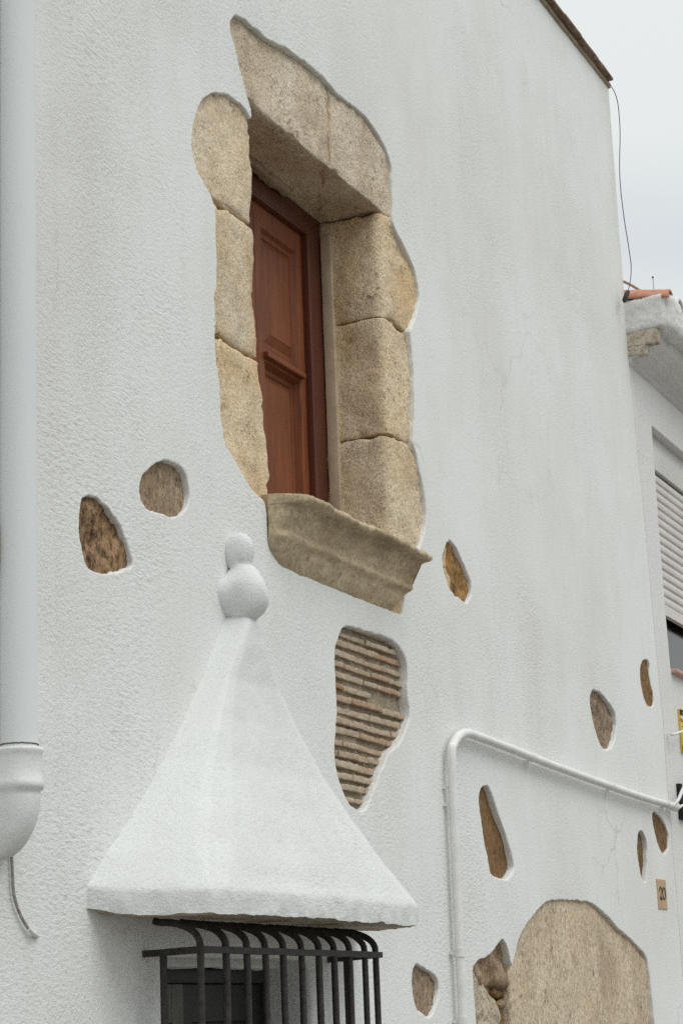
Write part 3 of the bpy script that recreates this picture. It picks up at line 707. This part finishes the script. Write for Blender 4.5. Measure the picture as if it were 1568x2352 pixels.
# ================================================================== WINDOW GRILLE
gr = thing('window_grille', 'dark wrought iron window grille with bars curved back under the hood', 'grille', (5.69, 0, .8))
GX0, GX1, GW = 5.081, 6.288, .176
for i, px in enumerate((460, 519, 567, 609, 650.6, 692, 732, 766.7, 802, 836.7, 862)):
    x = P(px, 2185, GW).x; rr = .0103+random.uniform(-.0004, .0006)
    pts = [(x+random.uniform(-.002, .002), -GW, z) for z in (.86, 1.1, 1.35, 1.6, 1.76, 1.815)]
    for k in range(1, 11):
        a = R(9*k); pts.append((x, -(.055+(GW-.055)*math.cos(a)), 1.822+.066*math.sin(a)+random.uniform(-.0007, .0007)))
    pts.append((x, -.035, 1.893))
    bm = bmesh.new(); tube(bm, pts, rr, 10, wob=.12); obj('bar', bm, M['iron'], gr)
for x in (GX0, GX1+.002):
    bm = bmesh.new(); tube(bm, [(x, -.062, z) for z in (.86, 1.2, 1.5, 1.806)], .0103, 10, wob=.1); obj('bar', bm, M['iron'], gr)
for z in (1.806, .85):
    bm = bmesh.new()
    pts = [Vector((GX0, .02, z)), Vector((GX0, -.05, z)), Vector((GX0, -.12, z+.002)), Vector((GX0+.002, -GW, z+.003))]
    pts += [Vector((GX0+(GX1-GX0)*k/12, -GW-.0005, z+.004+.0015*noise.noise(Vector((k*.9, z, 0))))) for k in range(1, 13)]
    pts += [Vector((GX1+.014, -GW, z+.004))]
    for seg_ in (pts[:4], pts[3:], [Vector((GX1+.002, -GW, z+.003)), Vector((GX1+.002, -.09, z)), Vector((GX1+.002, .02, z-.004))]):
        rows = []
        for j, p in enumerate(seg_):
            d = (seg_[min(j+1, len(seg_)-1)]-seg_[max(j-1, 0)]).normalized(); s = Vector((d.y, -d.x, 0)).normalized()*.0105
            h = .0092+.0008*noise.noise(p*25)
            rows.append([bm.verts.new(p+s*a+Vector((0, 0, h*b))) for a, b in ((-1, -1), (1, -1), (1, 1), (-1, 1))])
        for a, b in zip(rows, rows[1:]):
            for k in range(4): bm.faces.new((a[k], a[(k+1) % 4], b[(k+1) % 4], b[k]))
        bm.faces.new(rows[0][::-1]); bm.faces.new(rows[-1])
    bmesh.ops.recalc_face_normals(bm, faces=bm.faces)
    obj('rail', bm, M['iron'], gr, smooth=False)

# ================================================================== DOWNPIPE with masonry hopper
DX, DWc = 4.36, .068
dp = thing('downpipe', 'thick white round downpipe ending in a plastered bell shaped corbel', 'downpipe', (DX, 0, 2.0))
bm = bmesh.new(); tube(bm, [(DX, -DWc, z) for z in (2.285, 2.5, 3.2, 4.0, 5.0, 5.8, 6.6)], .0465, 40)
obj('pipe', bm, M['pvc'], dp)
def stad(r, wf, z, n=28, jit=0):                       # D shaped section against the wall
    q = [(r, -.03)]
    for k in range(n+1):
        a = math.pi*k/n; q.append((r*math.cos(a), max(.0, wf-r) + r*math.sin(a)))
    q.append((-r, -.03))
    return [(x+jit*noise.noise(Vector((x*30, w*30, z*30))), w+jit*noise.noise(Vector((w*30, x*30, z*25+9))), z) for x, w in q]
secs = [(2.292, .050, .118, .001), (2.291, .058, .127, .002), (2.284, .060, .129, .002), (2.277, .057, .126, .002), (2.265, .056, .124, .002), (2.24, .056, .124, .0015), (2.215, .057, .125, .002), (2.208, .060, .129, .003), (2.198, .0615, .131, .003), (2.190, .059, .128, .003), (2.184, .053, .120, .002)]
for k in range(1, 15):
    a = k/14; s = math.sqrt(max(0, 1-a**2.0)); secs.append((2.184-.165*a, .052*(.25+.75*s) if k < 14 else .004, .118*s+.004, .0015))
bm = bmesh.new(); rows = [[bm.verts.new((DX+x, -w, z)) for x, w, z in stad(r, wf, z, 28, j)] for z, r, wf, j in secs]
for a, b in zip(rows, rows[1:]):
    for i in range(len(a)-1): bm.faces.new((a[i], a[i+1], b[i+1], b[i]))
bm.faces.new(rows[0]); bm.faces.new(rows[-1]); bmesh.ops.recalc_face_normals(bm, faces=bm.faces)
obj('corbel', bm, M['plaster'], dp, 'plastered bell shaped base with a moulded collar')
bm = bmesh.new()
pts = [(DX+.0475*math.cos(a_), -DWc-.0475*math.sin(a_), 2.300+.0016*noise.noise(Vector((a_*9, 0, 0)))) for a_ in [math.pi*2*k/60 for k in range(61)]]
tube(bm, pts, .0016, 6); obj('joint', bm, M['rust'], dp, 'brown cracked joint where the pipe enters the corbel')

cb = [P(27.5, 1940, .01)] + [P(a, b, .01) for a, b in ((27.5, 1964), (29.7, 2012.5), (32.3, 2051), (40.4, 2083.5), (53.3, 2112.5), (67.8, 2135), (78, 2144))]
ca = thing('cable', 'short grey cable hanging below the downpipe corbel', 'cable', tuple(P(78, 2144, .01)))
bm = bmesh.new(); tube(bm, spline(cb, 6), .0042, 8); obj('lead', bm, M['cable'], ca)
bm = bmesh.new(); tube(bm, [P(66, 2133, .012), P(74, 2141, .012), P(87, 2151, .004)], .0062, 8, wob=.3); obj('clip', bm, M['pipe_white'], ca)

# ================================================================== CONDUIT PIPE
cp = thing('conduit_pipe', 'thin white conduit pipe rising and bending right above the doorway', 'pipe', (7.39, -.03, 0))
W_ = .034
zb = P(1096.7, 1690, W_).z; xv = P(1045, 1950, W_).x; zt = zb+.004
pts = [Vector((P(1063, 2352, W_).x-.002, -W_, z)) for z in (.3, .9, 1.4)] + [Vector((P(1056, 2200, W_).x, -W_, P(1056, 2200, W_).z)), Vector((xv, -W_, P(1045, 1950, W_).z))]
ctop = P(1036.5, 1745, W_); pts.append(Vector((ctop.x, -W_, ctop.z)))
c1 = P(1040, 1712, W_); c2 = P(1053, 1691, W_); c3 = P(1072, 1684, W_)
pts += [Vector((c.x, -W_, c.z)) for c in (c1, c2, c3)]
for a, b in ((1098, 1692), (1180, 1723), (1240, 1747), (1320, 1777), (1395, 1804), (1470, 1830), (1546, 1852)):
    c = P(a, b, W_); pts.append(Vector((c.x, -W_, c.z)))
bm = bmesh.new(); tube(bm, spline(pts, 8), .0178, 16); obj('pipe', bm, M['pipe_white'], cp)
def band_(px, py, horiz, l=.014, r=.0205):
    c = P(px, py, W_); bm = bmesh.new(); d = Vector((l, 0, 0)) if horiz else Vector((0, 0, l))
    tube(bm, [c-d, c-d*.99, c+d*.99, c+d], [r*.9, r, r, r*.9], 16)
    if horiz: box(bm, c.x-.006, c.x+.006, -.016, .004, c.z-.040, c.z-.012)
    else: box(bm, c.x-.028, c.x-.012, -.014, .004, c.z-.006, c.z+.006)
    obj('clip', bm, M['pipe_white'], cp, smooth=False)
for a, b in ((1220, 1739), (1403, 1806), (1528, 1846)): band_(a, b, True)
for a, b, l in ((1040, 1808, .004), (1042, 1848, .020), (1055, 2188, .016), (1062, 2345, .016)): band_(a, b, False, l)

wc = thing('cable', 'two white cables leaving the end of the conduit pipe', 'cable', tuple(P(1548, 1850, W_)))
bm = bmesh.new(); tube(bm, spline([P(1544, 1851, W_+.005), P(1556, 1838, .06), P(1566, 1815, .07), P(1580, 1790, .08), P(1600, 1770, .08)], 6), .009, 8); obj('lead', bm, M['pipe_white'], wc)
bm = bmesh.new(); tube(bm, spline([P(1544, 1853, W_+.005), P(1556, 1856, .05), P(1568, 1850, .05), P(1590, 1858, .05), P(1620, 1880, .05)], 6), .007, 8); obj('lead', bm, M['pipe_white'], wc)
c = P(1546, 1852, W_); bm = bmesh.new(); tube(bm, [c+Vector((-.03, 0, 0)), c+Vector((.03, 0, 0)), c+Vector((.07, 0, -.003))], [.024, .026, .012], 12); obj('cap', bm, M['pipe_white'], wc)

# ================================================================== HOUSE NUMBER
pq = [P(1504, 2012), P(1526.5, 2016.5), P(1531.5, 2087), P(1510, 2087)]
px0, px1, pz0, pz1 = pq[0].x+.005, pq[2].x-.01, (pq[2].z+pq[3].z)/2, pq[0].z-.012
hn = thing('house_number', 'small sandstone coloured tile with the number 20', 'house number', ((px0+px1)/2, 0, pz0))
def pw(p):
    q = p.copy()
    if p.z < pz0+.03: q.z += .008*noise.noise(Vector((p.x*40, 0, 2))) - .004
    return q
bm = bmesh.new(); rbox(bm, px0, px1, -.005, .01, pz0, pz1, .0025, .01, .001, 20, warp=pw); obj('tile', bm, M['plaque'], hn)
cw, ch = px1-px0, pz1-pz0
def glyph(pts, name):
    bm = bmesh.new(); tube(bm, spline([(px0+cw*a, -.0055, pz0+ch*b) for a, b in pts], 8), .0032, 6); obj(name, bm, M['ink'], hn)
glyph([(.20, .58), (.20, .66), (.29, .72), (.40, .69), (.43, .61), (.38, .52), (.28, .42), (.22, .34), (.27, .30), (.34, .35), (.30, .40), (.24, .36), (.32, .31), (.44, .32), (.47, .36)], 'numeral')
glyph([(.68, .72), (.56, .66), (.52, .52), (.55, .38), (.67, .32), (.79, .38), (.82, .52), (.79, .66), (.68, .72)], 'numeral')

# ================================================================== CABLE HANGING FROM THE ROOF CORNER
hc = thing('hanging_cable', 'thin dark cable dangling from the roof corner with a black connector', 'cable', tuple(P(1404, 196, .05)))
hp = zm(1163.7, 0, .3386, [(695, 565), (705, 585), (730, 630), (750, 700), (760, 790), (765, 880), (765, 970), (762, 1080), (763, 1180), (770, 1290), (785, 1420), (800, 1530), (815, 1620), (830, 1720), (840, 1800), (838, 1880), (828, 1940), (818, 1980)])
bm = bmesh.new(); tube(bm, spline([P(a, b, .05) for a, b in hp], 4), .0024, 6); obj('lead', bm, M['cable_dark'], hc)
bm = bmesh.new(); tube(bm, [P(1440.8, 670, .05), P(1440.5, 671, .05), P(1433, 688, .05), P(1432, 694, .05)], [.005, .0125, .0125, .005], 8); obj('connector', bm, M['black'], hc)
rc = thing('roof_hose', 'tan hose slanting over the orange roof tile', 'hose', tuple(P(1499, 688, .14)))
bm = bmesh.new(); tube(bm, spline([PX(NX+.02, 1405, 638), PX(NX+.03, 1424, 644), PX(NX+.045, 1445, 653), PX(NX+.06, 1470, 668), PX(NX+.075, 1499, 688), PX(NX+.08, 1503, 692)], 5), .0080, 8); obj('hose', bm, M['cable_tan'], rc)

# ================================================================== NEIGHBOUR HOUSE
nb_ = thing('neighbour_house', 'lower white house with limewashed eaves tiles and a roller shutter', 'house', (13.5, 0, 0))
bm = bmesh.new()
plaster_wall(bm, [(10.573, -.2), (17.5, -.2), (17.5, 5.22), (NX+.006, 5.22), (NX+.006, 5.056), (10.573, 3.1)], [([(10.795, 3.37), (12.6, 3.37), (12.6, 4.735), (10.795, 4.735)], .008, .16, .002, 4)], y0=.002, xr=(10.5, 12.8), zr=(1.4, 5.2))
obj('wall', bm, M['stucco2'], nb_)
# stepped cornice under the tiles
cpz = [(-.01, 4.985), (.012, 4.99), (.016, 5.02), (.05, 5.035), (.10, 5.05), (.105, 5.085), (.145, 5.10), (.15, 5.15), (.155, 5.16), (.165, 5.20), (.17, 5.33), (-.05, 5.36)]
bm = bmesh.new(); rows = []
for i in range(81):
    x = NX+.004+(17.5-NX)*(i/80)**1.6
    rows.append([bm.verts.new((x, -(w+.006*fr(Vector((x, w, z)), 9)), z+.005*fr(Vector((x, w*3, z)), 7))) for w, z in cpz])
for a, b in zip(rows, rows[1:]):
    for k in range(len(cpz)-1): bm.faces.new((a[k], a[k+1], b[k+1], b[k]))
bm.faces.new(rows[-1]); bm.faces.new(rows[0]); bmesh.ops.recalc_face_normals(bm, faces=bm.faces)
co = obj('cornice', bm, M['tile_white'], nb_)
bm = bmesh.new()
rbox(bm, NX-.004, NX+.05, -.105, .05, 5.03, 5.085, .008, .012, .005, 16, .003, 40, seed=1)
rbox(bm, NX-.008, NX+.05, -.17, .05, 5.082, 5.165, .008, .012, .006, 14, .003, 40, seed=2)
obj('cornice_end', bm, M['stained'], nb_, 'stained brown and white end of the stepped cornice')
bm = bmesh.new(); rbox(bm, NX-.012, NX+.06, -.215, .05, 5.160, 5.345, .02, .014, .008, 9, .003, 40, seed=3, warp=lambda p: Vector((p.x, p.y+.06*max(0, (5.27-p.z))*(-1 if p.y > -.08 else 1), p.z+.06*(-p.y))))
obj('cornice_end', bm, M['tile_white'], nb_)
def barrel(bm, x, w0, w1, z0, z1, r0, r1, up=True, th=.014, seed=0):
    rows = []; n = 14
    for j in range(9):
        t = j/8; w = w0+(w1-w0)*t; z = z0+(z1-z0)*t; r = r0+(r1-r0)*t
        o_, i_ = [], []
        for k in range(n+1):
            a = math.pi*k/n; s = 1 if up else -1; e_ = 1+.03*noise.noise(Vector((k*.4, t*3, seed)))
            o_.append((x+r*e_*math.cos(a), -w, z+s*r*e_*math.sin(a))); i_.append((x+(r-th)*math.cos(a), -w, z+s*(r-th)*e_*math.sin(a)))
        rows.append([bm.verts.new(p) for p in o_+i_[::-1]])
    m_ = len(rows[0])
    for a, b in zip(rows, rows[1:]):
        for k in range(m_): bm.faces.new((a[k], a[(k+1) % m_], b[(k+1) % m_], b[k]))
    for rw in (rows[0], rows[-1]):
        for k in range(n): bm.faces.new((rw[k], rw[k+1], rw[m_-2-k], rw[m_-1-k]))
    bmesh.ops.recalc_face_normals(bm, faces=bm.faces)
bm = bmesh.new(); barrel(bm, NX+.055, -.3, .245, 5.40, 5.325, .075, .062, seed=1)
obj('eaves_tile', bm, M['terracotta'], nb_, 'bare orange terracotta tile at the end of the eaves')
x = NX+.26; i = 0
while x < 17.4:
    bm = bmesh.new()
    rbox(bm, x-.225, x+.075, -.235-.03*(i > 0)-random.uniform(0, .03), -.05, 5.165+random.uniform(-.015, .015), 5.385, .05, .018, .014, 7, .004, 35, seed=80+i)
    barrel(bm, x+.02, -.3, .25+random.uniform(-.02, .03), 5.40, 5.335, .085, .075, True, .02, seed=i+.5)
    obj('eaves_tile', bm, M['tile_white'], nb_); x += .31; i += 1
bm = bmesh.new(); vs = [bm.verts.new(p) for p in ((NX+.02, .1, 5.40), (17.5, .1, 5.40), (17.5, 4.5, 6.15), (NX+.02, 4.5, 6.15), (NX+.02, .1, 5.2), (17.5, .1, 5.2), (17.5, 4.5, 5.2), (NX+.02, 4.5, 5.2))]
for q in ((0, 1, 2, 3), (4, 7, 6, 5), (0, 4, 5, 1), (1, 5, 6, 2), (2, 6, 7, 3), (3, 7, 4, 0)): bm.faces.new([vs[k] for k in q])
obj('roof', bm, M['terra_old'], nb_, smooth=False)
# roller shutter window
bm = bmesh.new(); yS = .075
box(bm, 10.79, 12.62, yS+.05, yS+.06, 3.3, 4.8)
nw = obj('window', bm, M['glass_dark'], nb_, 'window with a half lowered cream roller shutter', smooth=False)
bm = bmesh.new(); rbox(bm, 10.785, 12.62, .055, .125, 4.54, 4.75, .004, .3); obj('shutter_box', bm, M['tile_white'], nw)
bm = bmesh.new(); z = 4.525; prof_ = []
while z > 3.80:
    prof_ += [(yS, z), (yS-.007, z-.010), (yS-.009, z-.024), (yS-.007, z-.038), (yS, z-.045), (yS+.006, z-.0475)]; z -= .05
prof_ += [(yS-.004, z), (yS-.012, z-.004), (yS-.012, z-.062), (yS+.01, z-.066)]; zlow = z-.066
ra = [bm.verts.new((10.785, y, zz)) for y, zz in prof_]; rb_ = [bm.verts.new((12.62, y, zz)) for y, zz in prof_]
for k in range(len(prof_)-1): bm.faces.new((ra[k], ra[k+1], rb_[k+1], rb_[k]))
obj('roller_shutter', bm, M['shutter_white'], nw, smooth=False)
bm = bmesh.new(); rbox(bm, 10.80, 12.6, -.035, .10, 3.352, 3.378, .008, .1); obj('sill', bm, M['pink'], nw, 'pink glazed tile sill')

# antenna on the roof ridge further back
ap = PX(16.0, 1498, 637)
an = thing('antenna', 'tiny thin antenna mast far off above the eaves tiles', 'antenna', (ap.x, ap.y, 5.5))
bm = bmesh.new(); tube(bm, [(ap.x, ap.y, 5.2), (ap.x, ap.y, ap.z)], .0032, 6); obj('mast', bm, M['cable'], an)
bm = bmesh.new(); bmesh.ops.create_uvsphere(bm, u_segments=8, v_segments=6, radius=.009, matrix=Matrix.Translation((ap.x, ap.y, ap.z))); obj('tip', bm, M['black'], an)

# ================================================================== SIGNS at the right edge
s0 = P(1554, 1628); s1 = P(1563.7, 1728)
sx, sz1, sz0 = s0.x, s0.z, s1.z
ws = thing('warning_sign', 'small yellow, red and black sign plate beside the joint of the houses', 'sign', (sx+.12, 0, sz0))
bm = bmesh.new(); rbox(bm, sx, sx+.26, -.012, .006, sz0, sz1, .003, .1); obj('plate', bm, M['yellow'], ws)
H = sz1-sz0
for za, zb_ in ((sz1-H*.13, sz1-.002), (sz0+.002, sz0+H*.15)):
    bm = bmesh.new(); box(bm, sx+.002, sx+.258, -.0155, -.0125, za, zb_); obj('black_band', bm, M['black'], ws, smooth=False)
bm = bmesh.new(); box(bm, sx+.002, sx+.258, -.0155, -.0125, sz1-H*.28, sz1-H*.225); box(bm, sx+.002, sx+.06, -.0155, -.0125, sz1-H*.158, sz1-H*.135); obj('red_band', bm, M['red'], ws, smooth=False)
bm = bmesh.new(); box(bm, sx+.045, sx+.255, -.0190, -.0158, sz1-H*.125, sz1-H*.05); box(bm, sx+.002, sx+.258, -.0155, -.0125, sz1-H*.222, sz1-H*.162); obj('white_band', bm, M['white_print'], ws, smooth=False)
bm = bmesh.new()
tube(bm, spline([(sx+.05, -.0135, sz1-H*.50), (sx+.09, -.0135, sz1-H*.58), (sx+.12, -.0135, sz1-H*.70), (sx+.16, -.0135, sz1-H*.68)], 6), [.006+.014*math.sin(k/18*math.pi) for k in range(19)], 6)
box(bm, sx+.03, sx+.2, -.0150, -.0125, sz1-H*.40, sz1-H*.385); obj('emblem', bm, M['black'], ws, smooth=False)
wl_ = thing('cable', 'single white cable crossing the yellow sign', 'cable', tuple(P(1540, 1688, .03)))
bm = bmesh.new(); tube(bm, spline([P(1538, 1686, .012), P(1542, 1687, .03), P(1553, 1684.5, .045), P(1568, 1679, .05), P(1600, 1668, .06)], 5), .0065, 8); obj('lead', bm, M['pipe_white'], wl_)
b0 = P(1552.5, 1800); b1 = P(1564, 1883)
sb = thing('sign_board', 'white board with a black edge under the yellow sign', 'sign', (b0.x+.15, 0, b1.z))
bm = bmesh.new(); rbox(bm, b0.x, b0.x+.4, -.022, .004, b1.z, b0.z, .004, .06, .002, 12); obj('edge', bm, M['black'], sb)
bm = bmesh.new(); rbox(bm, b0.x+.025, b0.x+.4, -.030, -.018, b1.z+.012, b0.z+.004, .004, .1); obj('face', bm, M['pipe_white'], sb)
